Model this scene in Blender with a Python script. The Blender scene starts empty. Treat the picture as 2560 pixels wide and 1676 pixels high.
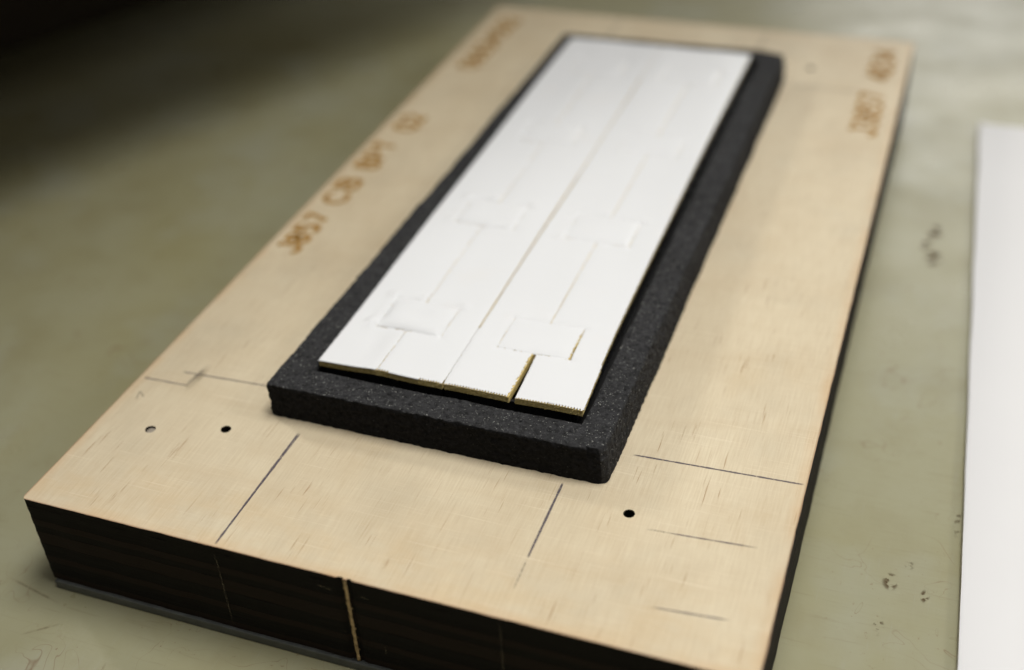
import bpy, bmesh, math, random
import numpy as np
from mathutils import Matrix, Vector, noise

S = 0.001                       # everything below is written in millimetres
random.seed(7)
rng = np.random.default_rng(7)
scene = bpy.context.scene
C = scene.collection

# ------------------------------------------------------------------ camera
cam_d = bpy.data.cameras.new("camera")
cam = bpy.data.objects.new("camera", cam_d)
C.objects.link(cam)
ra, rb, rc = 0.9452, 0.0475, 0.3493
RX = Matrix.Rotation(ra, 4, 'X'); RY = Matrix.Rotation(rb, 4, 'Y'); RZ = Matrix.Rotation(rc, 4, 'Z')
cam.matrix_world = Matrix.Translation(Vector((130.836, -107.070, 133.864)) * S) @ RZ @ RY @ RX
cam_d.sensor_width = 36.0
cam_d.sensor_fit = 'HORIZONTAL'
cam_d.lens = 3050.97 / 2560 * 36
cam_d.clip_start = 0.01
cam_d.clip_end = 20.0
cam_d.dof.use_dof = True
cam_d.dof.focus_distance = 0.197
cam_d.dof.aperture_fstop = 8.2
cam_d.dof.aperture_blades = 0
scene.camera = cam

# ------------------------------------------------------------------ world, lamps, exposure
world = bpy.data.worlds.new("World")
scene.world = world
world.use_nodes = True
bg = world.node_tree.nodes["Background"]
bg.inputs[0].default_value = (1.0, 0.95, 0.86, 1)
bg.inputs[1].default_value = 0.15
scene.view_settings.view_transform = 'Standard'
scene.view_settings.look = 'None'
scene.view_settings.exposure = 0
scene.view_settings.gamma = 1
try:
    scene.cycles.use_denoising = True
    scene.cycles.use_adaptive_sampling = False
    scene.cycles.max_bounces = 6
except Exception:
    pass


def lamp(name, loc, target, sx, sy, power, col, roll=0.0):
    d = bpy.data.lights.new(name, 'AREA')
    d.shape = 'RECTANGLE'
    d.size = sx * S
    d.size_y = sy * S
    d.energy = power
    d.color = col
    o = bpy.data.objects.new(name, d)
    C.objects.link(o)
    v = (Vector(target) - Vector(loc)).normalized()
    q = v.to_track_quat('-Z', 'Y')
    o.matrix_world = Matrix.Translation(Vector(loc) * S) @ q.to_matrix().to_4x4() @ Matrix.Rotation(roll, 4, 'Z')
    return o


k1 = lamp("ceiling_lamp_overhead", (150, 52, 430), (88, 14, 0), 240, 130, 0.57, (1.0, 0.985, 0.95))
k1.data.spread = math.radians(105)
lamp("ceiling_lamp_behind_right", (250, 1150, 430), (110, 150, 0), 560, 420, 2.5, (1.0, 0.99, 0.95))
lamp("ceiling_lamp_left", (-560, 330, 430), (60, 60, 0), 50, 110, 1.7, (1.0, 0.97, 0.90))
lamp("ceiling_lamp_right", (560, 150, 400), (60, 60, 0), 50, 110, 0.55, (1.0, 0.97, 0.92))


# ------------------------------------------------------------------ helpers
def link_mesh(name, verts, faces, mats, parent=None, smooth=False, mi=None, scale=S):
    me = bpy.data.meshes.new(name)
    v = np.asarray(verts, dtype=np.float64) * scale
    me.from_pydata(v.tolist(), [], faces if isinstance(faces, list) else faces.tolist())
    for m in (mats if isinstance(mats, (list, tuple)) else [mats]):
        me.materials.append(m)
    if mi is not None:
        me.polygons.foreach_set("material_index", np.asarray(mi, dtype=np.int32))
    if smooth:
        me.polygons.foreach_set("use_smooth", np.ones(len(me.polygons), dtype=bool))
    me.update()
    o = bpy.data.objects.new(name, me)
    C.objects.link(o)
    if parent is not None:
        o.parent = parent
    return o


def thing(name, label, cat, loc=(0, 0, 0)):
    o = bpy.data.objects.new(name, None)
    C.objects.link(o)
    o.empty_display_size = 0.01
    o["label"] = label
    o["category"] = cat
    return o


def link_bm(name, bm, mats, parent=None, smooth=False):
    me = bpy.data.meshes.new(name)
    bm.to_mesh(me)
    bm.free()
    for m in (mats if isinstance(mats, (list, tuple)) else [mats]):
        me.materials.append(m)
    if smooth:
        me.polygons.foreach_set("use_smooth", np.ones(len(me.polygons), dtype=bool))
    o = bpy.data.objects.new(name, me)
    C.objects.link(o)
    if parent is not None:
        o.parent = parent
    return o


class NT:
    def __init__(self, name):
        self.m = bpy.data.materials.new(name)
        self.m.use_nodes = True
        self.t = self.m.node_tree
        self.n = self.t.nodes
        self.b = self.n["Principled BSDF"]
        self.out = self.n["Material Output"]
        tc = self.n.new("ShaderNodeTexCoord")
        mp = self.n.new("ShaderNodeMapping")
        mp.inputs["Scale"].default_value = (1000, 1000, 1000)
        self.t.links.new(tc.outputs["Object"], mp.inputs[0])
        self.co = mp.outputs[0]     # millimetres

    def L(self, a, b):
        self.t.links.new(a, b)

    def noise(self, scale=(1, 1, 1), s=1.0, detail=3, rough=0.55, off=(0, 0, 0), dist=0.0, rot=(0, 0, 0)):
        mp = self.n.new("ShaderNodeMapping")
        mp.inputs["Scale"].default_value = scale
        mp.inputs["Location"].default_value = off
        mp.inputs["Rotation"].default_value = rot
        self.L(self.co, mp.inputs[0])
        t = self.n.new("ShaderNodeTexNoise")
        t.inputs["Scale"].default_value = s
        t.inputs["Detail"].default_value = detail
        t.inputs["Roughness"].default_value = rough
        t.inputs["Distortion"].default_value = dist
        self.L(mp.outputs[0], t.inputs["Vector"])
        return t.outputs["Fac"]

    def vor(self, s=1.0, feature='F1', scale=(1, 1, 1)):
        mp = self.n.new("ShaderNodeMapping")
        mp.inputs["Scale"].default_value = scale
        self.L(self.co, mp.inputs[0])
        t = self.n.new("ShaderNodeTexVoronoi")
        t.feature = feature
        t.inputs["Scale"].default_value = s
        self.L(mp.outputs[0], t.inputs["Vector"])
        return t.outputs["Distance"]

    def ramp(self, f, a, b, lo=0.0, hi=1.0):
        r = self.n.new("ShaderNodeMapRange")
        r.inputs["From Min"].default_value = a
        r.inputs["From Max"].default_value = b
        r.inputs["To Min"].default_value = lo
        r.inputs["To Max"].default_value = hi
        r.clamp = True
        self.L(f, r.inputs["Value"])
        return r.outputs[0]

    def math(self, op, a, b=None):
        m = self.n.new("ShaderNodeMath")
        m.operation = op
        for i, x in enumerate((a, b)):
            if x is None:
                continue
            if isinstance(x, (int, float)):
                m.inputs[i].default_value = x
            else:
                self.L(x, m.inputs[i])
        return m.outputs[0]

    def mix(self, f, a, b, mode='MIX'):
        m = self.n.new("ShaderNodeMix")
        m.data_type = 'RGBA'
        m.blend_type = mode
        if isinstance(f, (int, float)):
            m.inputs[0].default_value = f
        else:
            self.L(f, m.inputs[0])
        for i, x in ((6, a), (7, b)):
            if isinstance(x, tuple):
                m.inputs[i].default_value = (*x, 1)
            else:
                self.L(x, m.inputs[i])
        return m.outputs[2]

    def attr(self, name):
        a = self.n.new("ShaderNodeAttribute")
        a.attribute_name = name
        return a.outputs["Fac"]

    def sep(self):
        s = self.n.new("ShaderNodeSeparateXYZ")
        self.L(self.co, s.inputs[0])
        return s.outputs

    def set(self, col=None, rough=None, spec=None):
        for k, v in (("Base Color", col), ("Roughness", rough), ("Specular IOR Level", spec)):
            if v is None:
                continue
            if isinstance(v, tuple):
                self.b.inputs[k].default_value = (*v, 1)
            elif isinstance(v, (int, float)):
                self.b.inputs[k].default_value = v
            else:
                self.L(v, self.b.inputs[k])

    def bump(self, h, dist, strength=1.0):
        b = self.n.new("ShaderNodeBump")
        b.inputs["Distance"].default_value = dist * S
        b.inputs["Strength"].default_value = strength
        self.L(h, b.inputs["Height"])
        self.L(b.outputs[0], self.b.inputs["Normal"])

    def alpha(self, a):
        tr = self.n.new("ShaderNodeBsdfTransparent")
        mx = self.n.new("ShaderNodeMixShader")
        self.L(a, mx.inputs[0])
        self.L(tr.outputs[0], mx.inputs[1])
        self.L(self.b.outputs[0], mx.inputs[2])
        self.L(mx.outputs[0], self.out.inputs["Surface"])


# ------------------------------------------------------------------ materials
def mat_birch():
    t = NT("birch_veneer")
    big = t.noise((0.05, 0.018, 0.05), 1, 4, 0.6)
    col = t.mix(t.ramp(big, 0.3, 0.7), (0.575, 0.487, 0.34), (0.665, 0.58, 0.42))
    blot = t.noise((0.09, 0.05, 0.1), 1, 5, 0.65, off=(7, 3, 0))
    col = t.mix(t.ramp(blot, 0.55, 0.8, 0, 0.30), col, (0.50, 0.36, 0.19))
    grey = t.noise((0.06, 0.045, 0.1), 1, 3, 0.6, off=(31, 12, 0))
    col = t.mix(t.ramp(grey, 0.50, 0.72, 0, 0.40), col, (0.46, 0.40, 0.29))
    figv = t.noise((0.030, 0.11, 1), 1, 4, 0.65, off=(60, 8, 0), dist=0.8)
    col = t.mix(t.ramp(figv, 0.45, 0.72, 0, 0.30), col, (0.50, 0.385, 0.24))
    yy = t.sep()[1]
    amb = t.math('MULTIPLY', t.ramp(yy, 17.0, 7.0), t.ramp(t.noise((0.10, 0.16, 1), 1, 3, 0.6, off=(90, 4, 0)), 0.42, 0.68, 0, 0.28))
    col = t.mix(amb, col, (0.56, 0.37, 0.16))
    spk = t.noise((1.9, 0.9, 1), 1, 3, 0.6, off=(22, 4, 0))
    col = t.mix(t.ramp(spk, 0.60, 0.80, 0, 0.22), col, (0.40, 0.29, 0.18))
    fib = t.noise((4.0, 0.14, 1), 1, 3, 0.65)
    col = t.mix(t.ramp(fib, 0.35, 0.75, 0, 0.42), col, (0.43, 0.32, 0.19))
    fib2 = t.noise((0.22, 8.0, 1), 1, 3, 0.6, off=(0, 5, 0), rot=(0, 0, 0.02))
    col = t.mix(t.ramp(fib2, 0.55, 0.8, 0, 0.28), col, (0.80, 0.69, 0.50))
    # short brown pores that run with the grain
    por = t.noise((2.6, 0.11, 1), 1, 2, 0.5, off=(3, 9, 0), rot=(0, 0, -0.03))
    cl = t.noise((0.10, 0.05, 1), 1, 2, 0.5, off=(13, 2, 0))
    pm = t.math('MULTIPLY', t.ramp(por, 0.64, 0.72), t.ramp(cl, 0.42, 0.60))
    col = t.mix(t.math('MULTIPLY', pm, 0.75), col, (0.30, 0.17, 0.075))
    # pale sanding scratches across the grain
    scr = t.noise((0.06, 4.6, 1), 1, 1.5, 0.5, off=(3, 19, 0), rot=(0, 0, 0.012))
    sm = t.ramp(scr, 0.64, 0.76, 0, 0.34)
    col = t.mix(sm, col, (0.86, 0.78, 0.62))
    # scorched rim along the laser cut outline
    x, y, z = t.sep()
    wob = t.noise((0.1, 0.1, 0.1), 1, 3)
    dx = t.math('MINIMUM', x, t.math('SUBTRACT', 120.0, x))
    dy = t.math('MINIMUM', y, t.math('SUBTRACT', 221.93, y))
    d = t.math('MINIMUM', dx, dy)
    rim = t.math('MULTIPLY', t.ramp(d, 2.2, 0.0), t.ramp(wob, 0.35, 0.65, 0.08, 0.40))
    col = t.mix(rim, col, (0.55, 0.31, 0.12))
    rim2 = t.ramp(d, 0.32, 0.05, 0, 0.6)
    col = t.mix(rim2, col, (0.20, 0.075, 0.03))
    t.set(col, t.ramp(fib, 0.3, 0.7, 0.42, 0.60), 0.35)
    h = t.math('ADD', t.math('MULTIPLY', fib, 0.5), t.math('ADD', t.math('MULTIPLY', fib2, 0.5), t.math('MULTIPLY', pm, -0.8)))
    h = t.math('ADD', h, t.math('MULTIPLY', sm, 0.5))
    t.bump(h, 0.05, 0.6)
    return t.m


def mat_char(name, seed, base):
    t = NT(name)
    a = t.noise((0.06, 0.06, 4.0), 1, 4, 0.6, off=(seed, 0, seed))
    col = t.mix(t.ramp(a, 0.3, 0.7), tuple(c * 0.55 for c in base), tuple(c * 1.5 for c in base))
    st = t.noise((0.25, 0.25, 2.2), 1, 3, 0.6, off=(seed * 3, 2, 0))
    col = t.mix(t.ramp(st, 0.60, 0.78, 0, 0.5), col, (0.022, 0.011, 0.006))
    sp = t.noise((1.0, 1.0, 1.8), 1, 2, 0.5, off=(5, seed, 1))
    col = t.mix(t.ramp(sp, 0.77, 0.82, 0, 0.5), col, (0.16, 0.12, 0.08))
    t.set(col, t.ramp(a, 0.3, 0.7, 0.6, 0.8), 0.12)
    ln = t.noise((3.0, 3.0, 0.5), 1, 3, 0.6)
    t.bump(t.math('ADD', a, t.math('MULTIPLY', ln, 0.6)), 0.08, 0.7)
    return t.m


def mat_foam(name="black_rubber_foam", k=1.0, glint=1.0):
    t = NT(name)
    n1 = t.noise((1, 1, 1), 1.4, 4, 0.6)
    n2 = t.noise((1, 1, 1), 0.12, 3, 0.5)
    col = t.mix(t.ramp(n1, 0.3, 0.7), (0.014 * k, 0.014 * k, 0.0145 * k), (0.048 * k, 0.048 * k, 0.051 * k))
    col = t.mix(t.ramp(n2, 0.4, 0.7, 0, 0.35), col, (0.017 * k, 0.017 * k, 0.017 * k))
    v = t.vor(2.3)
    pits = t.ramp(v, 0.05, 0.30, 1, 0)
    pc = t.noise((1, 1, 1), 0.9, 2, 0.5, off=(4, 4, 4))
    pits = t.math('MULTIPLY', pits, t.ramp(pc, 0.45, 0.60))
    col = t.mix(t.math('MULTIPLY', pits, 0.75), col, (0.006, 0.006, 0.006))
    # glints of the closed cells, painted in as pale flecks of colour
    f = t.noise((1, 1, 1), 3.7, 1.5, 0.5, off=(1, 7, 3))
    fm = t.ramp(f, 0.635, 0.76, 0, glint)
    fn = t.noise((1, 1, 1), 1.1, 3, 0.6, off=(9, 1, 2))
    fm = t.math('MULTIPLY', fm, t.ramp(fn, 0.40, 0.62))
    col = t.mix(fm, col, (0.50, 0.50, 0.46))
    t.set(col, t.ramp(fm, 0, 1, 0.8, 0.25), 0.14 if k == 1.0 else 0.06)
    h = t.math('ADD', t.math('MULTIPLY', n1, 0.8), t.math('MULTIPLY', pits, -0.9))
    h = t.math('ADD', h, t.math('MULTIPLY', t.noise((1, 1, 1), 4.0, 3, 0.7), 0.6))
    t.bump(h, 0.40, 1.0)
    return t.m


def mat_simple(name, col, rough, spec=0.5, var=0.0, sc=0.3, bump=0.0, bs=2.0, metal=0.0):
    t = NT(name)
    n = t.noise((1, 1, 1), sc, 4, 0.6)
    c = t.mix(t.ramp(n, 0.3, 0.7), tuple(x * (1 - var) for x in col), tuple(min(1, x * (1 + var)) for x in col))
    t.set(c, t.ramp(n, 0.3, 0.7, max(0.02, rough - 0.06), rough + 0.06), spec)
    t.b.inputs["Metallic"].default_value = metal
    if bump:
        t.bump(t.noise((1, 1, 1), bs, 4, 0.6), bump, 1.0)
    return t.m


def mat_core():
    t = NT("brown_board_core")
    a = t.noise((0.8, 0.8, 7.0), 1, 4, 0.6)
    col = t.mix(t.ramp(a, 0.3, 0.7), (0.46, 0.33, 0.09), (0.90, 0.76, 0.36))
    b = t.noise((2.5, 2.5, 1.5), 1, 3, 0.6, off=(4, 0, 0))
    col = t.mix(t.ramp(b, 0.5, 0.75, 0, 0.5), col, (0.22, 0.10, 0.03))
    t.set(col, 0.85, 0.2)
    t.bump(t.math('ADD', a, b), 0.12, 1.0)
    return t.m


def mat_card():
    t = NT("white_coated_paper")
    n = t.noise((0.03, 0.03, 0.03), 1, 3, 0.5)
    col = t.mix(t.ramp(n, 0.35, 0.65), (0.715, 0.722, 0.735), (0.735, 0.742, 0.755))
    p = t.noise((1, 1, 1), 0.10, 3, 0.5, off=(3, 3, 3))
    col = t.mix(t.ramp(p, 0.6, 0.8, 0, 0.25), col, (0.76, 0.72, 0.68))
    t.set(col, 0.29, 0.45)
    t.bump(t.noise((1, 1, 1), 0.30, 3, 0.5), 0.07, 0.6)
    return t.m


def mat_table():
    t = NT("worn_painted_steel")
    n = t.noise((1, 1, 1), 0.014, 5, 0.6)
    col = t.mix(t.ramp(n, 0.32, 0.68), (0.305, 0.280, 0.150), (0.352, 0.342, 0.228))
    m = t.noise((1, 1, 1), 0.055, 4, 0.6, off=(40, 3, 0))
    col = t.mix(t.ramp(m, 0.5, 0.72, 0, 0.45), col, (0.25, 0.22, 0.11))
    g = t.noise((1, 1, 1), 0.035, 3, 0.6, off=(4, 33, 0))
    col = t.mix(t.ramp(g, 0.52, 0.74, 0, 0.5), col, (0.375, 0.38, 0.30))
    s1 = t.noise((0.10, 1.6, 1), 1, 3, 0.6, rot=(0, 0, 0.35))
    s2 = t.noise((1.6, 0.10, 1), 1, 3, 0.6, off=(5, 5, 0), rot=(0, 0, 0.04))
    col = t.mix(t.ramp(s1, 0.60, 0.78, 0, 0.22), col, (0.16, 0.12, 0.06))
    col = t.mix(t.ramp(s2, 0.62, 0.80, 0, 0.30), col, (0.36, 0.36, 0.30))
    # rusty specks and hair scratches
    r = t.noise((1, 1, 1), 1.15, 3, 0.65, off=(14, 3, 0))
    rm = t.noise((1, 1, 1), 0.07, 3, 0.6, off=(1, 31, 0))
    rr = t.math('MULTIPLY', t.ramp(r, 0.66, 0.73), t.ramp(rm, 0.45, 0.62))
    col = t.mix(t.math('MULTIPLY', rr, 0.6), col, (0.16, 0.065, 0.022))
    c1 = t.noise((1, 1, 1), 0.085, 2, 0.5, off=(77, 3, 0), dist=1.0)
    ridge = t.math('ABSOLUTE', t.math('SUBTRACT', c1, 0.5))
    rd = t.math('MULTIPLY', t.ramp(ridge, 0.004, 0.0), t.ramp(rm, 0.40, 0.60))
    col = t.mix(t.math('MULTIPLY', rd, 0.6), col, (0.17, 0.085, 0.035))
    t.set(col, t.ramp(m, 0.3, 0.7, 0.26, 0.40), 0.5)
    t.bump(t.math('ADD', t.noise((1, 1, 1), 0.6, 4, 0.6), t.math('ADD', s1, s2)), 0.03, 0.7)
    return t.m


def mat_mark(name, col, lo, hi, sc, k=1.0):
    """ink, scorch or dirt lying on a surface: coverage from the drawn width times broken-up noise"""
    t = NT(name)
    t.set(col, 0.7, 0.2)
    n = t.noise((1, 1, 1), sc, 3, 0.6)
    a = t.math('MULTIPLY', t.attr("cover"), t.ramp(n, lo, hi, 0.0, 1.0))
    t.alpha(t.math('MULTIPLY', a, k))
    return t.m


M_birch = mat_birch()
M_char = [mat_char("charred_ply_%s" % w, i * 11.0, b) for i, (w, b) in enumerate(
    (("dark", (0.0062, 0.0052, 0.0045)), ("darker", (0.0045, 0.0038, 0.0034)), ("brownish", (0.015, 0.0095, 0.007))))]
M_foam = mat_foam()
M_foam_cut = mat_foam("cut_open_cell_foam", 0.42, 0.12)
M_core = mat_core()
M_rim = mat_simple("torn_paper_rim", (0.48, 0.36, 0.14), 0.9, 0.1, 0.5, 1.5)
M_card = mat_card()
M_table = mat_table()
M_steel = mat_simple("dark_blued_steel", (0.03, 0.03, 0.035), 0.28, 0.6, 0.2, 0.5, metal=0.6)
M_pad = mat_simple("black_pad", (0.006, 0.006, 0.006), 0.7, 0.2, 0.2, 0.5)
M_mat = mat_simple("smoky_grey_plastic", (0.075, 0.08, 0.076), 0.35, 0.5, 0.25, 0.4)
M_black = mat_simple("shade_block_black", (0.07, 0.055, 0.035), 0.6, 0.25, 0.2, 0.02)  # finish of the added block that shades the table
M_sheet = mat_simple("white_card_sheet", (0.73, 0.725, 0.73), 0.45, 0.4, 0.02, 0.02)
M_sheet_edge = mat_simple("pale_card_edge", (0.55, 0.52, 0.42), 0.8, 0.2, 0.15, 1.0)
M_tab = mat_simple("torn_birch_fibre", (0.46, 0.33, 0.17), 0.8, 0.2, 0.45, 1.3, bump=0.2)
M_peg = mat_simple("dull_pin", (0.30, 0.26, 0.21), 0.5, 0.4, 0.2, 1.0)
M_pencil = mat_mark("graphite_line", (0.10, 0.085, 0.11), 0.16, 0.46, 2.2, 0.75)
M_faint = mat_mark("faint_graphite", (0.16, 0.14, 0.13), 0.30, 0.60, 1.6, 0.5)
M_scorch = mat_mark("laser_scorch", (0.40, 0.20, 0.018), 0.0, 0.40, 0.8, 1.0)
M_burn = mat_mark("laser_burn", (0.24, 0.10, 0.012), 0.46, 0.66, 0.8, 0.70)
M_halo = mat_mark("tan_scorch_halo", (0.50, 0.30, 0.11), 0.0, 0.5, 0.5, 0.45)
M_dirt = mat_mark("brown_dirt", (0.10, 0.055, 0.018), 0.49, 0.56, 0.55, 0.9)
M_grey_patch = mat_mark("soft_grey_patch", (0.20, 0.165, 0.11), 0.25, 0.65, 0.25, 0.45)
M_sidemark = mat_mark("scratched_line", (0.16, 0.135, 0.095), 0.3, 0.6, 1.5, 0.6)

TB = 18.44       # plywood thickness
ZT = -20.25      # table top
BW, BL = 120.0, 221.93
TF = 6.87        # foam thickness

# ------------------------------------------------------------------ table (the ground of the picture)
tb = link_mesh("table_surface", [(-900, -600, ZT), (900, -600, ZT), (900, 1300, ZT), (-900, 1300, ZT)], [[0, 1, 2, 3]], M_table)
tb["kind"] = "structure"


def add_cover(o, vals):
    a = o.data.attributes.new("cover", 'FLOAT', 'POINT')
    a.data.foreach_set("value", np.asarray(vals, dtype=np.float32))


def ribbon(pts, width, z, prof=((-1, 0), (-0.55, 1), (0.55, 1), (1, 0)), endfade=0.0, step=0.6, wob=0.0):
    """flat ribbon along a polyline; returns verts, faces, cover"""
    P = []
    for (a, b) in zip(pts[:-1], pts[1:]):
        a = np.array(a, float); b = np.array(b, float)
        n = max(1, int(np.linalg.norm(b - a) / step))
        for i in range(n):
            P.append(a + (b - a) * i / n)
    P.append(np.array(pts[-1], float))
    P = np.array(P)
    T = np.gradient(P, axis=0)
    T /= np.linalg.norm(T, axis=1)[:, None] + 1e-9
    N = np.stack([-T[:, 1], T[:, 0]], 1)
    V, F, A = [], [], []
    k = len(prof)
    n = len(P)
    for i in range(n):
        e = 1.0
        if endfade > 0:
            e = min(1.0, min(i, n - 1 - i) / (endfade * n))
        w = width * 0.5 * (1 + wob * (noise.noise(Vector((i * 0.35, P[0][0], P[0][1]))) if wob else 0))
        for (u, a) in prof:
            q = P[i] + N[i] * u * w
            V.append((q[0], q[1], z)); A.append(a * e)
        if i:
            for j in range(k - 1):
                F.append([(i - 1) * k + j, (i - 1) * k + j + 1, i * k + j + 1, i * k + j])
    return V, F, A


def patch(cx, cy, z, rx, ry, rings=6, seg=18):
    V, F, A = [(cx, cy, z)], [], [1.0]
    for r in range(1, rings + 1):
        f = r / rings
        for s in range(seg):
            a = 2 * math.pi * s / seg
            V.append((cx + rx * f * math.cos(a), cy + ry * f * math.sin(a), z))
            A.append(max(0, 1 - f ** 2))
    for s in range(seg):
        F.append([0, 1 + s, 1 + (s + 1) % seg])
    for r in range(1, rings):
        for s in range(seg):
            a = 1 + (r - 1) * seg + s; b = 1 + (r - 1) * seg + (s + 1) % seg
            F.append([a, a + seg, b + seg, b])
    return V, F, A


def mark(name, geo, mat, parent, label=None):
    V, F, A = geo
    o = link_mesh(name, V, F, mat, parent)
    add_cover(o, A)
    if label:
        o["label"] = label
    return o


# brown dirt spots on the table between board and sheet
for (x, y, rx, ry) in ((133.2, 158.0, 2.0, 4.0), (133.6, 146.5, 2.4, 4.0), (131.6, 152.0, 1.4, 3.0), (143.2, 160.5, 1.6, 3.2),
                       (137.6, 47.9, 1.0, 1.1), (135.0, 43.2, 1.4, 2.2), (144.9, 83.0, 0.5, 0.8),
                       (144.6, 60.0, 0.7, 3.4), (140.6, 41.6, 0.8, 1.6), (134.2, 33.0, 0.9, 2.2), (136.4, 90.0, .6, .8)):
    mark("dirt_spot", patch(x, y, ZT + 0.02, rx, ry), M_dirt, tb)
for pts in ([(-12, 12), (8, 2.5)], [(18.8, -11.5), (19.6, -15.5)], [(17.9, -14.4), (23.0, -13.6)], [(-9, -1), (4, -3.5)], [(1.5, -11.2), (7, -6.8)]):
    mark("scratch", ribbon(pts, 0.5, ZT + 0.02, endfade=0.3), mat_mark("rust_scratch", (0.20, 0.11, 0.045), 0.3, 0.7, 0.9, 0.4), tb)

# ------------------------------------------------------------------ grey plastic sheet under the board
def bev_box(x0, y0, z0, x1, y1, z1, r, seg=2, rot=0.0, pivot=(0, 0)):
    bm = bmesh.new()
    bmesh.ops.create_cube(bm, size=1.0)
    for v in bm.verts:
        v.co = Vector(((x0 + x1) / 2 + v.co.x * (x1 - x0), (y0 + y1) / 2 + v.co.y * (y1 - y0), (z0 + z1) / 2 + v.co.z * (z1 - z0)))
    if r > 0:
        bmesh.ops.bevel(bm, geom=bm.edges[:], offset=r, segments=seg, affect='EDGES', profile=0.5)
    if rot:
        bmesh.ops.rotate(bm, verts=bm.verts[:], cent=Vector((*pivot, 0)), matrix=Matrix.Rotation(rot, 3, 'Z'))
    bmesh.ops.scale(bm, verts=bm.verts[:], vec=Vector((S, S, S)))
    return bm


base = link_bm("plastic_base_sheet", bev_box(0.9, -0.55, ZT + 0.004, 119.4, 221.2, -TB - 0.01, 0.25), M_mat)
base["label"] = "thin smoky grey plastic sheet lying under the charred wooden board"
base["category"] = "plastic sheet"

# ------------------------------------------------------------------ the wooden die board
board = thing("wooden_die_board", "pale birch plywood board with black laser-burnt edges, burnt numbers and pencil lines", "wooden board")
HOLES = [(10.6, 21.3, 0.92), (23.35, 25.15, 0.92), (95.02, 25.75, 0.92), (95.85, 198.8, 0.9)]


def outline(off, r, amp, seed, zphase, y_notch=True):
    """outline of the laser-cut board, counter clockwise, slightly uneven"""
    pts = []
    x0, y0, x1, y1 = -off, -off, BW + off, BL + off
    corners = [((x0, y0), 180), ((x1, y0), 270), ((x1, y1), 0), ((x0, y1), 90)]
    arc = []
    for (cx, cy), a0 in corners:
        sx = 1 if cx == x0 else -1
        sy = 1 if cy == y0 else -1
        c = (cx + sx * r, cy + sy * r)
        for k in range(5):
            a = math.radians(a0 + 90 * k / 4)
            arc.append((c[0] + r * math.cos(a), c[1] + r * math.sin(a)))
    out = []
    for i, p in enumerate(arc):
        q = arc[(i + 1) % len(arc)]
        L = math.hypot(q[0] - p[0], q[1] - p[1])
        n = max(1, int(L / 1.0))
        for k in range(n):
            x = p[0] + (q[0] - p[0]) * k / n
            y = p[1] + (q[1] - p[1]) * k / n
            out.append([x, y])
    for p in out:
        nn = noise.noise(Vector((p[0] * 0.25, p[1] * 0.25, zphase * 3.1 + seed)))
        if abs(p[1] - y0) < 0.01 or abs(p[1] - y1) < 0.01:
            p[1] += nn * amp * (1 if p[1] > 50 else -1)
        if abs(p[0] - x0) < 0.01 or abs(p[0] - x1) < 0.01:
            p[0] += nn * amp
    if y_notch:   # small kerf nicks either side of the break tab
        res = []
        for p in out:
            if abs(p[1] - y0) < 0.3 and 56.2 < p[0] < 60.6:
                continue
            res.append(p)
        idx = max(i for i, p in enumerate(res) if p[0] <= 56.2 and p[1] < 0.5)
        ins = [(57.2, y0), (57.5, y0 + .28), (58.25, y0 + .32), (58.3, y0 - .04), (58.95, y0 - .05), (59.0, y0 + .30), (59.5, y0 + .28), (59.9, y0)]
        res = res[:idx + 1] + [list(p) for p in ins] + res[idx + 1:]
        out = res
    return out


def slab_with_holes(name, pts, z0, z1, holes, mats, parent):
    cu = bpy.data.curves.new(name, 'CURVE')
    cu.dimensions = '2D'
    cu.fill_mode = 'BOTH'
    cu.extrude = (z1 - z0) / 2 * S

    def spl(pp):
        s = cu.splines.new('POLY')
        s.points.add(len(pp) - 1)
        for i, p in enumerate(pp):
            s.points[i].co = (p[0] * S * 1000, p[1] * S * 1000, 0, 1)
        s.use_cyclic_u = True
    spl(pts)
    for (hx, hy, hr) in holes:
        spl([(hx + hr * math.cos(2 * math.pi * k / 28) * (1 + 0.04 * math.sin(3 * k)), hy + hr * math.sin(2 * math.pi * k / 28)) for k in range(28)])
    cu.extrude = (z1 - z0) / 2 * S * 1000
    ob = bpy.data.objects.new(name + "_tmp", cu)
    C.objects.link(ob)
    dg = bpy.context.evaluated_depsgraph_get()
    me = bpy.data.meshes.new_from_object(ob.evaluated_get(dg))
    bpy.data.objects.remove(ob)
    bpy.data.curves.remove(cu)
    for v in me.vertices:
        v.co = Vector((v.co.x, v.co.y, v.co.z + (z0 + z1) / 2)) * S
    me.materials.clear()
    for m in mats:
        me.materials.append(m)
    mi = [0 if abs(p.normal.z) > 0.7 else len(mats) - 1 for p in me.polygons]
    me.polygons.foreach_set("material_index", mi)
    me.name = name
    o = bpy.data.objects.new(name, me)
    C.objects.link(o)
    o.parent = parent
    return o


top_t = 1.45
slab_with_holes("top_veneer", outline(0, 0.9, 0.10, 1, 0), -top_t, 0, HOLES, [M_birch, M_char[0]], board)
NPLY = 12
pt = (TB - top_t) / NPLY
for i in range(NPLY):
    z1 = -top_t - i * pt
    z0 = z1 - pt
    off = (-0.02 if i % 2 else 0.012) + random.uniform(-0.008, 0.008)
    hs = HOLES if i < 5 else []
    slab_with_holes("ply", outline(off, 0.9, 0.12, 5, i * 0.05), z0, z1, hs, [M_char[(i * 2 + 1) % 3], M_char[i % 3 if i != 4 else 2]], board)

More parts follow.
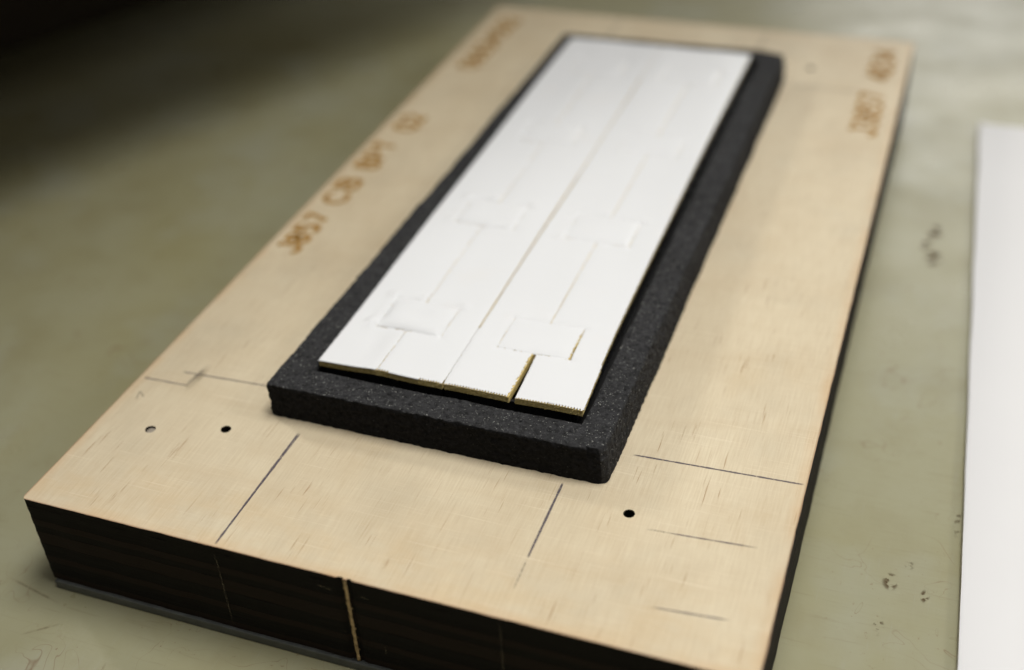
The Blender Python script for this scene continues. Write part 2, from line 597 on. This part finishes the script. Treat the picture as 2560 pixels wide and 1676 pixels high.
# uncut wooden break tab in the middle of the front edge
V, F = [], []
nz = 60
for i in range(nz + 1):
    z = -0.1 - (TB - 0.5) * i / nz
    w = 0.55 + 0.16 * noise.noise(Vector((0, 1.3, z * 1.5)))
    cxx = 58.62 + 0.10 * noise.noise(Vector((4, 1, z * 0.9)))
    pr = -0.16 + 0.12 * noise.noise(Vector((9, 2, z * 1.9)))
    for (u, dy) in ((-1, 0.12), (-0.75, pr), (0, pr - 0.10), (0.75, pr + 0.03), (1, 0.12)):
        V.append((cxx + u * w * 0.58, dy, z))
    if i:
        for j in range(4):
            F.append([(i - 1) * 5 + j, i * 5 + j, i * 5 + j + 1, (i - 1) * 5 + j + 1])
tab = link_mesh("break_tab", V, F, M_tab, board)
# dull pin sitting in the leftmost hole
bm = bmesh.new()
bmesh.ops.create_cone(bm, segments=24, radius1=0.85 * S, radius2=0.78 * S, depth=6 * S, cap_ends=True)
bmesh.ops.translate(bm, verts=bm.verts[:], vec=Vector((10.6, 21.3, -3.4)) * S)
pin = link_bm("pin", bm, M_peg, board)
pin["label"] = "dull pin sunk in the leftmost hole"

# --- pencil lines on the top
zl = 0.012
for k, (a, b, w, m) in enumerate((((36.05, 28.0), (36.15, 0.4), 0.34, M_pencil), ((36.38, 28.0), (36.18, 6), 0.18, M_pencil),
                     ((83.05, 29.4), (83.1, 12.2), 0.34, M_pencil), ((83.1, 12.0), (83.2, 5.5), 0.20, M_faint),
                     ((91.9, 39.12), (119.6, 40.1), 0.32, M_pencil),
                     ((101.0, 23.45), (115.4, 24.4), 0.22, M_pencil), ((98.5, 23.3), (101.5, 23.5), 0.22, M_faint),
                     ((103.1, 8.5), (114.3, 9.45), 0.22, M_pencil),
                     ((1.0, 33.65), (10.4, 33.85), 0.25, M_pencil), ((7.0, 37.2), (29.6, 38.2), 0.25, M_pencil),
                     ((9.8, 33.8), (10.5, 39.6), 0.5, M_faint),
                     ((2.6, 30.0), (4.4, 28.6), 0.22, M_faint), ((2.6, 30.0), (3.3, 27.6), 0.22, M_faint),
                     ((92.3, 187.7), (110.4, 187.2), 0.5, M_faint),
                     ((38.5, 222), (38.4, 191.5), 0.55, M_faint), ((80.5, 221.5), (80.3, 192), 0.6, M_faint))):
    mark("pencil_line", ribbon([a, b], w * 1.35, zl + 0.0015 * k, endfade=0.16 if m is M_faint or k in (5, 7) else 0.03, step=0.5, wob=0.4), m, board)
# soft grey patch by the crossing lines, tan blotches
for k, (x, y, rx, ry) in enumerate(((10.7, 36.3, 1.0, 4.5),)):
    mark("grey_patch", patch(x, y, zl + 0.03 + 0.002 * k, rx, ry), M_grey_patch, board)
# pencil and scratch marks that run down the burnt front edge
def front_mark(x, w, z0, z1, m, slant=0.0):
    V, F, A = [], [], []
    n = 30
    for i in range(n + 1):
        z = z0 + (z1 - z0) * i / n
        xx = x + slant * i / n
        e = min(1, min(i, n - i) / 4)
        for (u, a) in ((-1, 0), (0, 1), (1, 0)):
            V.append((xx + u * w, -0.32, z)); A.append(a * e)
        if i:
            for j in range(2):
                F.append([(i - 1) * 3 + j, i * 3 + j, i * 3 + j + 1, (i - 1) * 3 + j + 1])
    o = link_mesh("scratch_mark", V, F, m, board)
    add_cover(o, A)
front_mark(36.3, 0.22, -0.6, -17.8, M_sidemark)
front_mark(83.3, 0.22, -0.6, -17.8, M_sidemark)
front_mark(63.9, 0.14, -12.5, -14.8, M_sidemark)
front_mark(61.4, 0.8, -2.4, -2.9, M_sidemark, 0.6)
front_mark(54.2, 1.4, -2.2, -2.8, M_sidemark, 1.6)
front_mark(56.9, 0.6, -11.4, -11.8, M_sidemark)

# --- laser burnt numbers, single stroke letters
G = {
    'J': [[(1.9, 5), (3.0, 5), (3.0, 1.3), (2.3, 0.1), (0.9, 0.1), (0.1, 1.2)]],
    '0': [[(1.0, 0), (2.2, 0), (3, 1.2), (3, 3.8), (2.2, 5), (0.9, 5), (0.1, 3.8), (0.1, 1.2), (1.0, 0)]],
    '2': [[(0.1, 3.9), (0.8, 5), (2.2, 5), (3, 3.9), (2.6, 2.6), (0.1, 0), (3, 0)]],
    '3': [[(0.1, 4.6), (1.2, 5), (2.6, 4.7), (2.8, 3.4), (1.4, 2.7), (2.9, 2.0), (2.8, 0.6), (1.4, 0), (0.1, 0.5)]],
    '4': [[(2.3, 0), (2.3, 5), (0.1, 1.5), (3.1, 1.5)]],
    '5': [[(2.9, 5), (0.4, 5), (0.2, 2.9), (1.8, 3.2), (3, 2.3), (2.9, 0.8), (1.7, 0), (0.1, 0.4)]],
    '6': [[(2.7, 4.8), (1.5, 5), (0.4, 3.6), (0.1, 1.6), (0.9, 0.1), (2.3, 0.1), (3, 1.4), (2.3, 2.7), (0.9, 2.7), (0.2, 1.8)]],
    '7': [[(0.1, 5), (3, 5), (1.2, 0)]],
    '8': [[(1.5, 2.7), (0.4, 3.5), (0.7, 4.8), (1.6, 5), (2.5, 4.7), (2.7, 3.5), (1.5, 2.7), (0.2, 1.7), (0.4, 0.4), (1.5, 0), (2.7, 0.4), (2.9, 1.7), (1.5, 2.7)]],
    '9': [[(0.4, 0.2), (1.8, 0.1), (2.8, 1.5), (3, 3.4), (2.2, 4.9), (0.8, 4.9), (0.1, 3.6), (0.8, 2.4), (2.2, 2.4), (2.9, 3.2)]],
    'B': [[(0.1, 0), (0.1, 5), (2.1, 5), (2.8, 4.2), (2.3, 2.8), (0.1, 2.7)], [(2.3, 2.8), (3.0, 1.6), (2.3, 0.1), (0.1, 0)]],
    'C': [[(3, 4.1), (2.2, 5), (1, 5), (0.1, 3.8), (0.1, 1.2), (1, 0), (2.2, 0), (3, 0.9)]],
    'P': [[(0.1, 0), (0.1, 5), (2.2, 5), (2.9, 4.2), (2.8, 3.0), (2.0, 2.4), (0.1, 2.4)]],
    'T': [[(0.1, 5), (3, 5)], [(1.5, 5), (1.5, 0)]],
    ' ': [],
}


def engrave(text, x_base, y0, pitch, h, seedk=0):
    """letters read along +y with their tops towards -x"""
    y = y0
    for ch in text:
        if ch != ' ':
            for (mat, width, zz) in ((M_scorch, 1.6, 0.055), (M_burn, 0.5, 0.07)):
                V, F, A = [], [], []
                for si, st in enumerate(G[ch]):
                    pts = [(x_base - p[1] * h / 5, y + p[0] * pitch / 4.2) for p in st]
                    v, f, a = ribbon(pts, width, zz + si * 0.002, prof=((-1, 0), (-0.5, 0.75), (0, 1), (0.5, 0.75), (1, 0)), step=0.4, wob=0.3)
                    o = len(V)
                    V += v; F += [[i + o for i in q] for q in f]; A += a
                mark("burnt_letter", (V, F, A), mat, board)
        y += pitch


engrave("J857", 7.6, 79.6, 4.3, 4.9)
engrave("CB", 7.6, 101.2, 6.6, 4.9)
engrave("BPT", 7.9, 118.2, 4.9, 5.1)
engrave("02", 8.6, 138.6, 4.8, 5.3)
engrave("06834502", 9.9, 177.5, 4.7, 5.2)
engrave("J3857", 116.0, 163.4, 5.0, 5.6)
engrave("4B34", 116.0, 195.5, 5.2, 5.4)

# --- steel cutting rules standing in the board and carrying the card
def rule(x0, y0, x1, y1, t=0.7, z0=-6.0, z1=6.55):
    bm = bev_box(min(x0, x1) - (t / 2 if x0 == x1 else 0), min(y0, y1) - (t / 2 if y0 == y1 else 0), z0,
                 max(x0, x1) + (t / 2 if x0 == x1 else 0), max(y0, y1) + (t / 2 if y0 == y1 else 0), z1, 0.12)
    link_bm("cutting_rule", bm, M_steel, board)

# ------------------------------------------------------------------ black foam frame
foam = thing("foam_frame", "thick charcoal rubber foam frame with a rectangular pocket, lying on the wooden board", "foam frame")
O0 = [(29.2, 31.0), (90.0, 30.7), (90.6, 191.2), (31.0, 190.6)]
I0 = [(35.25, 36.7), (84.2, 36.4), (84.4, 186.6), (36.0, 186.2)]
prof = []
NF = 19
for k in range(NF):
    prof.append((0.0, 0.0 + (TF - 0.40) * k / (NF - 1), 0))           # outer wall
for k in range(1, 5):
    a = math.pi / 2 * k / 4
    prof.append((0.40 * (1 - math.cos(a)), TF - 0.40 + 0.40 * math.sin(a), 0))
ring_pts, inner_pts = [], []
for s in range(4):
    A, B = Vector(O0[s]), Vector(O0[(s + 1) % 4])
    a, b = Vector(I0[s]), Vector(I0[(s + 1) % 4])
    n = int((B - A).length / 0.27)
    for i in range(n):
        f = i / n
        ring_pts.append(A.lerp(B, f)); inner_pts.append(a.lerp(b, f))
cen = Vector((60, 111))
def round_corner(p, cs, r):
    for c in cs:
        c = Vector(c)
        if abs(p.x - c.x) < r and abs(p.y - c.y) < r:
            sx = 1 if c.x < cen.x else -1
            sy = 1 if c.y < cen.y else -1
            q = c + Vector((sx * r, sy * r))
            d = p - q
            if d.length > 0:
                m = max(abs(d.x), abs(d.y))
                return q + d.normalized() * (m if m < r else r)
    return p
ring2 = [round_corner(round_corner(p, [O0[0]], 0.5), O0[1:], 1.6) for p in ring_pts]
NT_TOP = 22
V, F = [], []
nrow = NF + 4 + NT_TOP + 6
for i in range(len(ring2)):
    po, pi_ = ring2[i], inner_pts[i]
    dirv = (pi_ - po)
    Ld = dirv.length
    side_right = po.x > 88 
    # direction inward perpendicular-ish
    du = dirv / Ld
    row = []
    for (u, z, _) in prof:
        # the right hand flank is squeezed and leans inwards at the top
        lean = 0.0
        if po.x > 87:
            lean = 0.9 * (z / TF) ** 2.2
        row.append((po + du * (u + lean), z))
    ustart = row[-1][0]
    for k in range(1, NT_TOP + 1):
        f = k / NT_TOP
        row.append((ustart.lerp(pi_, f), TF if k < NT_TOP else TF - 0.12))
    for k in range(1, 7):
        row.append((pi_ + du * (-0.15 * math.sin(k)) * 0.4, TF - 0.12 - (TF - 0.2) * k / 6))
    for k, (p, z) in enumerate(row):
        v3 = Vector((p.x, p.y, z))
        n1 = noise.noise(v3 * 0.9)
        n2 = noise.noise(v3 * 1.6 + Vector((5, 5, 5)))
        pitn = min(0.0, noise.noise(v3 * 1.15 + Vector((15, 5, 25))) + 0.28)
        n0 = noise.noise(v3 * 0.12 + Vector((2, 5, 9)))
        if k <= NF + 3:      # cut flank: torn open cells
            amp = 0.26 if 0 < k else 0.12
            dd = -du * (n1 * 0.20 + n2 * amp + n0 * 0.25)
            v3 += Vector((dd.x, dd.y, 0))
            if k >= NF - 1:
                v3.z += n1 * 0.08 + n0 * 0.12
        elif k < NF + 4 + NT_TOP - 1:
            v3.z += n1 * 0.09 + n2 * 0.13 + n0 * 0.15 + pitn * 1.2
        else:
            dd = -du * (n1 * 0.20 + n0 * 0.5)
            v3 += Vector((dd.x, dd.y, 0))
            if k == NF + 4 + NT_TOP - 1:
                v3.z += n1 * 0.06
        if z == 0:
            v3.z = 0.02
        V.append(tuple(v3))
n = len(ring2)
for i in range(n):
    j = (i + 1) % n
    for k in range(nrow - 1):
        F.append([i * nrow + k, j * nrow + k, j * nrow + k + 1, i * nrow + k + 1])
link_mesh("foam_border", V, F, [M_foam, M_foam_cut], foam, smooth=True,
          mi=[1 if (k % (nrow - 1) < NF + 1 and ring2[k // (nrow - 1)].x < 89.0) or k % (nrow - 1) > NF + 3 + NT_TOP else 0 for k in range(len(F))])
link_bm("pocket_pad", bev_box(34.6, 35.8, 0.03, 84.7, 187.2, 3.2, 0.3), M_pad, foam)
for (x0, y0, x1, y1) in ((36.3, 39.6, 36.3, 184.5), (81.9, 39.6, 81.9, 184.5), (58.9, 39.6, 58.9, 184.5),
                         (36.8, 39.4, 58.4, 39.4), (59.4, 39.4, 81.4, 39.4), (36.8, 184.8, 58.4, 184.8), (59.4, 184.8, 81.4, 184.8)):
    rule(x0, y0, x1, y1)

# ------------------------------------------------------------------ die-cut white cards
SQ_Y = [(51.0, 60.2), (88.7, 98.3), (127.0, 136.4), (165.0, 174.3)]
TH = 1.25


def axis(lo, hi, step, fine):
    """grid coordinates with extra lines hugging every cut"""
    c = list(np.arange(lo, hi, step)) + [hi]
    for (f, w) in fine:
        c = [v for v in c if abs(v - f) > w * 2.2]
        c += [f - w * 2.0, f - w, f - w / 2, f + w / 2, f + w, f + w * 2.0]
    return np.array(sorted(set(round(float(v), 4) for v in c if lo - 1e-6 <= v <= hi + 1e-6)))


def groove(d, w=0.13, depth=0.22, sh=0.9, shd=0.10):
    return -depth * np.exp(-(d / w) ** 2) - shd * np.exp(-(d / sh) ** 2)


def seg_d(X, Y, x0, y0, x1, y1):
    dx, dy = x1 - x0, y1 - y0
    L2 = dx * dx + dy * dy
    t = np.clip(((X - x0) * dx + (Y - y0) * dy) / L2, 0, 1)
    return np.hypot(X - x0 - t * dx, Y - y0 - t * dy)


def make_card(name, label, xl, xr, sqx, stub, right):
    card = thing(name, label, "die-cut card")
    fine_x = [(stub, 0.12), (sqx[0], 0.12), (sqx[1], 0.12)]
    xs = axis(xl, xr, 0.25, fine_x)
    fy = []
    for (a, b) in SQ_Y:
        fy += [(a, 0.12), (b, 0.12)]
    y0, y1 = 38.6, 185.9
    ys = np.concatenate([axis(y0, 75.0, 0.2, [f for f in fy if f[0] < 75]), axis(75.0, y1, 0.34, [f for f in fy if f[0] > 75])[1:]])
    X, Y = np.meshgrid(xs, ys, indexing='ij')
    gx, gy = np.indices(X.shape)
    Z = np.full(X.shape, 8.0)
    # slow warping of the damp board
    Z += 0.10 * np.sin(Y * 0.09 + (1.0 if right else 0)) + 0.06 * np.sin(X * 0.4 + Y * 0.05)
    if not right:
        Z += 0.40 * np.exp(-np.abs(X - stub) / 5.0) * np.clip((60 - Y) / 22, 0, 1) - 0.12 * np.clip((60 - Y) / 22, 0, 1)
        Z += -0.35 * np.exp(-((X - 43.0) / 2.2) ** 2 - ((Y - 46.5) / 5.0) ** 2)
        Z += 0.22 * np.exp(-((X - 39.3) / 0.9) ** 2 - ((Y - 52.0) / 1.6) ** 2)
    # crease network
    lines = []
    prev = None
    for i, (a, b) in enumerate(SQ_Y):
        lines += [(sqx[0], a, sqx[0], b, 1), (sqx[1], a, sqx[1], b, 1), (sqx[0], a, sqx[1], a, 1), (sqx[0], b, sqx[1], b, 1)]
        lines.append((stub, (y0 if prev is None else prev), stub, a, 1))
        prev = b
    for (a, b, c, d, k) in lines:
        D = seg_d(X, Y, a, b, c, d)
        k2 = (0.55 if right else 0.8) * (1.0 if Y is not None else 1)
        Z += groove(D, 0.13, 0.12 * k2, 0.8, 0.13 * k2)
    for i, (a, b) in enumerate(SQ_Y):
        cx, cy = (sqx[0] + sqx[1]) / 2, (a + b) / 2
        hx, hy = (sqx[1] - sqx[0]) / 2, (b - a) / 2
        u, v = np.abs(X - cx) / hx, np.abs(Y - cy) / hy
        s = np.clip(1 - u ** 4, 0, 1) * np.clip(1 - v ** 4, 0, 1)
        amp = (0.07 if i == 0 else 0.20 if i == 1 else 0.09) if right else (0.60 if i == 0 else 0.26 if i == 1 else 0.12)
        r2 = ((X - cx) / hx) ** 2 + ((Y - cy) / hy) ** 2
        bulge = s * amp
        if not right:
            bulge = s * amp * (1 - 0.75 * np.exp(-r2 * 2.4))
        Z += bulge
        # puffed corners around each square
        for (px, py, am, rr) in ((sqx[0] - 0.9, b + 0.7, 0.22, 1.0), (sqx[1] + 0.6, b + 0.6, 0.16, 0.9), (sqx[0] - 1.2, a + 0.6, 0.20, 1.1),
                                 (stub - 1.0, b + 0.9, 0.20, 1.2), (sqx[1] - 1.2, a + 0.3, 0.14, 0.8)):
            am *= (0.30 if right and i < 1 else (1.0 if i == 1 else 0.5) if right else (1.5 if i < 2 else 0.7))
            Z += am * np.exp(-((X - px) / (rr * 1.2)) ** 2 - ((Y - py) / rr) ** 2)
        # shallow trough beside the square's outside
        Z += -0.08 * (0.5 if right else 1) * np.exp(-((X - (sqx[0] - 2.6)) / 1.0) ** 2 - ((Y - cy) / 7) ** 2)
    # long soft ridges along the centre cut
    xc = xl if right else xr
    Z += -0.07 * np.exp(-(np.abs(X - xc) / 0.8) ** 1.6)
    Z += -0.05 * np.exp(-(np.minimum(X - xl, xr - X) / 0.35) ** 2) - 0.08 * np.exp(-((Y - y1) / 1.0) ** 2)

    # sideways opening of the front flap of the right card
    DX = np.zeros_like(X)
    if right:
        sh = 0.95 * np.clip((61.0 - Y) / 22.5, 0, 1)
        DX = np.where((Y < SQ_Y[0][0] + 0.01) & (X > stub), sh, 0)
        DX = np.where((Y >= SQ_Y[0][0] + 0.01) & (Y < 61.5) & (X > sqx[1]), sh * 0.62, DX)
        # right edge comes in towards the back
        DX += -0.55 * np.clip((Y - 60) / 60, 0, 1) * np.clip((X - sqx[1]) / 5, 0, 1)
    else:
        DX += -0.9 * np.clip((Y - 60) / 120, 0, 1) * np.clip((sqx[0] - X) / 5, 0, 1)
    if right:
        DX += 0.22 * np.clip((40.2 - Y) / 1.5, 0, 1) * np.clip((xl + 0.8 - X) / 0.8, 0, 1)
    else:
        DX -= 0.12 * np.clip((40.2 - Y) / 1.5, 0, 1) * np.clip((X - xr + 0.8) / 0.8, 0, 1)
    DY = -0.10 * np.clip((X - xl) / 25, 0, 1) if right else np.zeros_like(X)

    # holes torn through the white paper along the cuts
    nx, ny = len(xs) - 1, len(ys) - 1
    xm, ym = (xs[:-1] + xs[1:]) / 2, (ys[:-1] + ys[1:]) / 2
    XM, YM = np.meshgrid(xm, ym, indexing='ij')
    W = np.broadcast_to((xs[1:] - xs[:-1])[:, None], XM.shape)
    keep = np.ones((nx, ny), bool)       # paper
    solid = np.ones((nx, ny), bool)      # board core
    rnd = rng.random((nx, ny))
    def col_at(x):
        return np.abs(XM - x) < 0.062
    def torn(mask, dens):
        return mask & (rnd < dens)
    for i, (a, b) in enumerate(SQ_Y):
        seg = (YM > a) & (YM < b)
        if right and i == 0:
            slit = col_at(sqx[1]) & seg
            keep[slit & (rnd < 0.8)] = False; solid[slit & (YM < b - 0.3)] = False
            keep[torn(col_at(sqx[0]) & seg, 0.35)] = False
        else:
            keep[torn(col_at(sqx[1]) & seg, 0.45 if not right else 0.6)] = False
            keep[torn(col_at(sqx[0]) & seg, 0.2)] = False
        rowa = (np.abs(YM - a) < 0.062) & (XM > sqx[0]) & (XM < sqx[1])
        if not right:
            keep[torn(rowa & (XM < stub + 1.2), 0.6)] = False
        else:
            keep[torn(rowa, 0.15)] = False
    prev = y0 - 1
    for i, (a, b) in enumerate(SQ_Y):
        seg = (YM > prev) & (YM < a)
        if right and i == 0:
            keep[col_at(stub) & seg] = False
            solid[col_at(stub) & seg] = False
        elif right:
            keep[torn(col_at(stub) & seg, 0.92)] = False
            keep[torn((np.abs(XM - stub - 0.09) < 0.032) & seg, 0.30)] = False
        else:
            keep[torn(col_at(stub) & seg, 0.75 if i else 0.6)] = False
        prev = b

    # ragged rims (teeth of the rotary knife)
    tooth_f = 0.30 * (((gx % 2) * 2) - 1) + 0.22 + 0.10 * (rng.random(X.shape) - 0.5)
    JY = np.where(gy == 0, tooth_f - 0.08, 0.0)
    if not right:
        # coarse torn rim: part of the lip is folded down over the edge
        lip = 0.5 + 0.5 * np.sin(X * 0.9 + 1.0)
        JY = np.where((gy == 0) & (X < 46.6), -0.20 - 0.06 * lip, JY)
        JY = np.where((gy == 0) & (X > 49.0) & (X < 54.5), -0.22, JY)
    JX = np.zeros_like(X)
    ed = 0.16 * (rng.random(X.shape) - 0.5) * np.where(Y < 75, 1.0, 0.5)
    tooth_s = np.where((gy % 2) == 0, 0.10, -0.06) * np.where(Y < 75, 1.0, 0.4)
    if right:
        JX = np.where(gx == len(xs) - 1, tooth_s + ed, JX)
        jag = np.abs(rng.random(X.shape)) * 0.20
        is_r = np.abs(X - (stub + 0.06)) < 0.01
        is_l = np.abs(X - (stub - 0.06)) < 0.01
        JX = np.where(is_r & (Y < SQ_Y[0][0] - .2), np.where(gy % 2 == 0, 0.16, 0) - 0.05 + jag * 0.4, JX)
        

    else:
        JX = np.where(gx == 0, -tooth_s + ed, JX)
        JX = np.where(gx == len(xs) - 1, 0.05 * (rng.random(X.shape) - 0.5), JX)
    # the white skin is pulled back from the open cuts, showing brown board
    def pull(x0, side, y_lo, y_hi, base_w, amp_w):
        rr = np.repeat(rng.random(X.shape[1] // 2 + 1), 2)[:X.shape[1]]
        lim = base_w + amp_w * (0.6 * rr + 0.4 * rng.random(X.shape[1])) ** 1.3
        lim = np.where((ys > y_lo) & (ys < y_hi), lim, 0.0)[None, :]
        d = (X - x0) * side
        tgt = x0 + side * lim
        return np.where((d >= 0) & (d < lim), tgt - X, 0.0)
    if right:
        JX += pull(stub - 0.06, -1, 0, SQ_Y[0][0] - 0.1, 0.05, 0.50)
        JX += pull(sqx[1] - 0.06, -1, SQ_Y[0][0], SQ_Y[0][1], 0.0, 0.26)
        JX += pull(xl, 1, 55, 112, 0.20, 0.20)
        JX += pull(xl, 1, 112, 165, 0.14, 0.16)
        JX += pull(stub + 0.06, 1, SQ_Y[0][1] + 0.2, SQ_Y[1][0] - 0.3, 0.0, 0.14)
    if right:
        JX = np.where(gx == 0, JX + 0.09 * (rng.random(X.shape) - 0.35) + np.where(rng.random(X.shape) < 0.06, 0.12, 0), JX)

    def layer(nm, mask, ztop, zbot, jx, jy, mats, wall_mi, top_mi=0):
        nvx, nvy = X.shape
        PX, PY = X + DX + jx, Y + DY + jy
        vt = np.stack([PX, PY, ztop], -1).reshape(-1, 3)
        vb = np.stack([X + DX + jx * 0.3, Y + DY + jy * 0.3, zbot], -1).reshape(-1, 3)
        N = len(vt)
        idx = np.arange(N).reshape(nvx, nvy)
        a, b, c, d = idx[:-1, :-1], idx[1:, :-1], idx[1:, 1:], idx[:-1, 1:]
        top = np.stack([a, b, c, d], -1)[mask]
        faces = [top]
        mi = [np.full(len(top), top_mi)]
        pad = np.zeros((nx + 2, ny + 2), bool)
        pad[1:-1, 1:-1] = mask
        for (sx, sy, p, q) in ((-1, 0, d, a), (1, 0, b, c), (0, -1, a, b), (0, 1, c, d)):
            nb = pad[1 + sx:nx + 1 + sx, 1 + sy:ny + 1 + sy]
            e = mask & ~nb
            w = np.stack([q, p, p + N, q + N], -1)[e]
            faces.append(w)
            mi.append(np.full(len(w), wall_mi))
        faces = np.concatenate(faces)
        mi = np.concatenate(mi)
        vv = np.concatenate([vt, vb])
        used = np.unique(faces)
        rm = -np.ones(len(vv), int); rm[used] = np.arange(len(used))
        o = link_mesh(nm, vv[used], rm[faces], mats, card, smooth=False, mi=mi)
        sm = np.zeros(len(mi), bool); sm[mi == top_mi] = True
        o.data.polygons.foreach_set("use_smooth", sm)
        return o

    fx = X
    roll = np.zeros_like(X)
    layer("paper_face", keep, Z, Z - 0.09, JX, JY, [M_card, M_rim], 1)
    cj = 0.06 * (rng.random(X.shape) - 0.5)
    JYc = np.where(gy == 0, cj + 0.02 - (0.05 if right else 0.0), 0.0)
    JXc = np.where((gx == 0), (0.02 if right else 0.12) + cj, 0) + np.where(gx == len(xs) - 1, (-0.50 if right else -0.02) + cj, 0)
    if right:
        jc = np.repeat(rng.random(X.shape[1] // 2 + 1), 2)[:X.shape[1]][None, :]
        JXc = np.where((np.abs(X - (stub - 0.06)) < 0.01) & (Y < SQ_Y[0][0] - .2), -0.11 * jc, JXc)
        JXc = np.where((np.abs(X - (sqx[1] - 0.06)) < 0.01) & (Y > SQ_Y[0][0]) & (Y < SQ_Y[0][1]), 0.25 * jc, JXc)
    bot = np.minimum(Z, 8.3) - TH
    layer("board_core", solid, Z - 0.10, bot, JXc, JYc, [M_core, M_core], 1)
    # fibres and little chips along the front rim
    V, F = [], []
    for k in range(150):
        x = random.uniform(xl + 0.2, xr - 0.2)
        ii = int(np.argmin(np.abs(xs - x)))
        z = Z[ii, 0] - random.uniform(0.15, 1.2)
        xx = xs[ii] + DX[ii, 0]
        yy = y0 - 0.02 + DY[ii, 0]
        s = random.uniform(0.05, 0.16)
        o = len(V)
        V += [(xx - s, yy, z), (xx + s, yy, z + random.uniform(-.03, .03)), (xx + s * 0.5, yy, z - s * 0.8), (xx, yy - s * 0.7, z - s * 0.3)]
        F += [[o, o + 1, o + 3], [o + 1, o + 2, o + 3], [o + 2, o, o + 3]]
    fb = link_mesh("edge_fibre", V, F, M_core, card)
    fb["kind"] = "stuff"
    return card


make_card("die_cut_card", "left white die-cut card strip with puffed squares and torn brown front edge",
          35.55, 58.91, (40.85, 53.40), 46.75, False)
make_card("die_cut_card", "right white die-cut card strip, front flap split open by a jagged slit",
          58.93, 82.75, (64.15, 77.30), 70.90, True)

# ------------------------------------------------------------------ blank white sheet at the right
sh = thing("blank_card_sheet", "blank smooth white card sheet lying on the table at the right edge", "card sheet")
ang = math.atan2(6.55, 189.4)
bm = bmesh.new()
p0 = Vector((139.86, 215.9)); ex = Vector((math.cos(ang), math.sin(ang))); ey = Vector((math.sin(ang), -math.cos(ang)))
V, F, mi = [], [], []
nseg = 40
zt_s, zb_s = ZT + 1.75, ZT + 0.02
LX, LY = 210.0, 300.0
def shp(u, v):
    q = p0 + ex * u + ey * v
    return q
grid = [(u, v) for u in np.concatenate([np.linspace(0, 3, 8), np.linspace(5, LX, 20)]) for v in np.concatenate([np.linspace(0, 3, 8), np.linspace(5, LY, 40)])]
us = np.concatenate([np.linspace(0, 3, 8), np.linspace(5, LX, 20)]); vs = np.concatenate([np.linspace(0, 3, 8), np.linspace(5, LY, 40)])
for u in us:
    for v in vs:
        q = shp(u + 0.18 * noise.noise(Vector((0, v * 0.06, 0))) * (1 if u == 0 else 0), v)
        zz = zt_s - 0.10 * math.exp(-(min(u, v) / 0.25) ** 2) + 0.45 * math.exp(-(u * u + v * v) / 4.0) + 0.25 * math.exp(-u / 6) * math.sin(v * 0.03) ** 2
        V.append((q.x, q.y, zz))
nu, nv = len(us), len(vs)
for i in range(nu - 1):
    for j in range(nv - 1):
        F.append([i * nv + j, i * nv + j + 1, (i + 1) * nv + j + 1, (i + 1) * nv + j]); mi.append(0)
face = link_mesh("sheet_face", V, F, M_sheet, sh, smooth=True)
ring = [i for i in range(nv)] 
rim_idx = [(0, j) for j in range(nv)] + [(i, nv - 1) for i in range(1, nu)] + [(nu - 1, j) for j in range(nv - 2, -1, -1)] + [(i, 0) for i in range(nu - 2, 0, -1)]
V2, F2 = [], []
for (i, j) in rim_idx:
    v = V[i * nv + j]
    V2 += [v, (v[0], v[1], zb_s)]
m = len(rim_idx)
for k in range(m):
    a, b = 2 * k, 2 * ((k + 1) % m)
    F2.append([a, b, b + 1, a + 1])
link_mesh("sheet_edge", V2, F2, M_sheet_edge, sh)

# ------------------------------------------------------------------ added dark blocker that shades the far left of the table
mc = thing("shade_block", "added black block that shades the far left corner of the table", "shade blocker")
a = Vector((-73.0, 91.0)); b = Vector((37.0, 319.0))
rot = math.atan2(b.y - a.y, b.x - a.x)
Lm = 560.0
x0, y0 = b.x - Lm, b.y
link_bm("shade_overhang", bev_box(x0, y0, ZT + 62, b.x, y0 + 260, ZT + 94, 8, 3, rot, (b.x, b.y)), M_black, mc)  # unseen overhang, added so its soft shadow darkens the table
link_bm("shade_block_base", bev_box(x0 + 4, y0 + 130, ZT + 0.01, b.x - 2, y0 + 256, ZT + 61.9, 1.5, 2, rot, (b.x, b.y)), M_black, mc)  # added base, closes off the dark space under the overhang
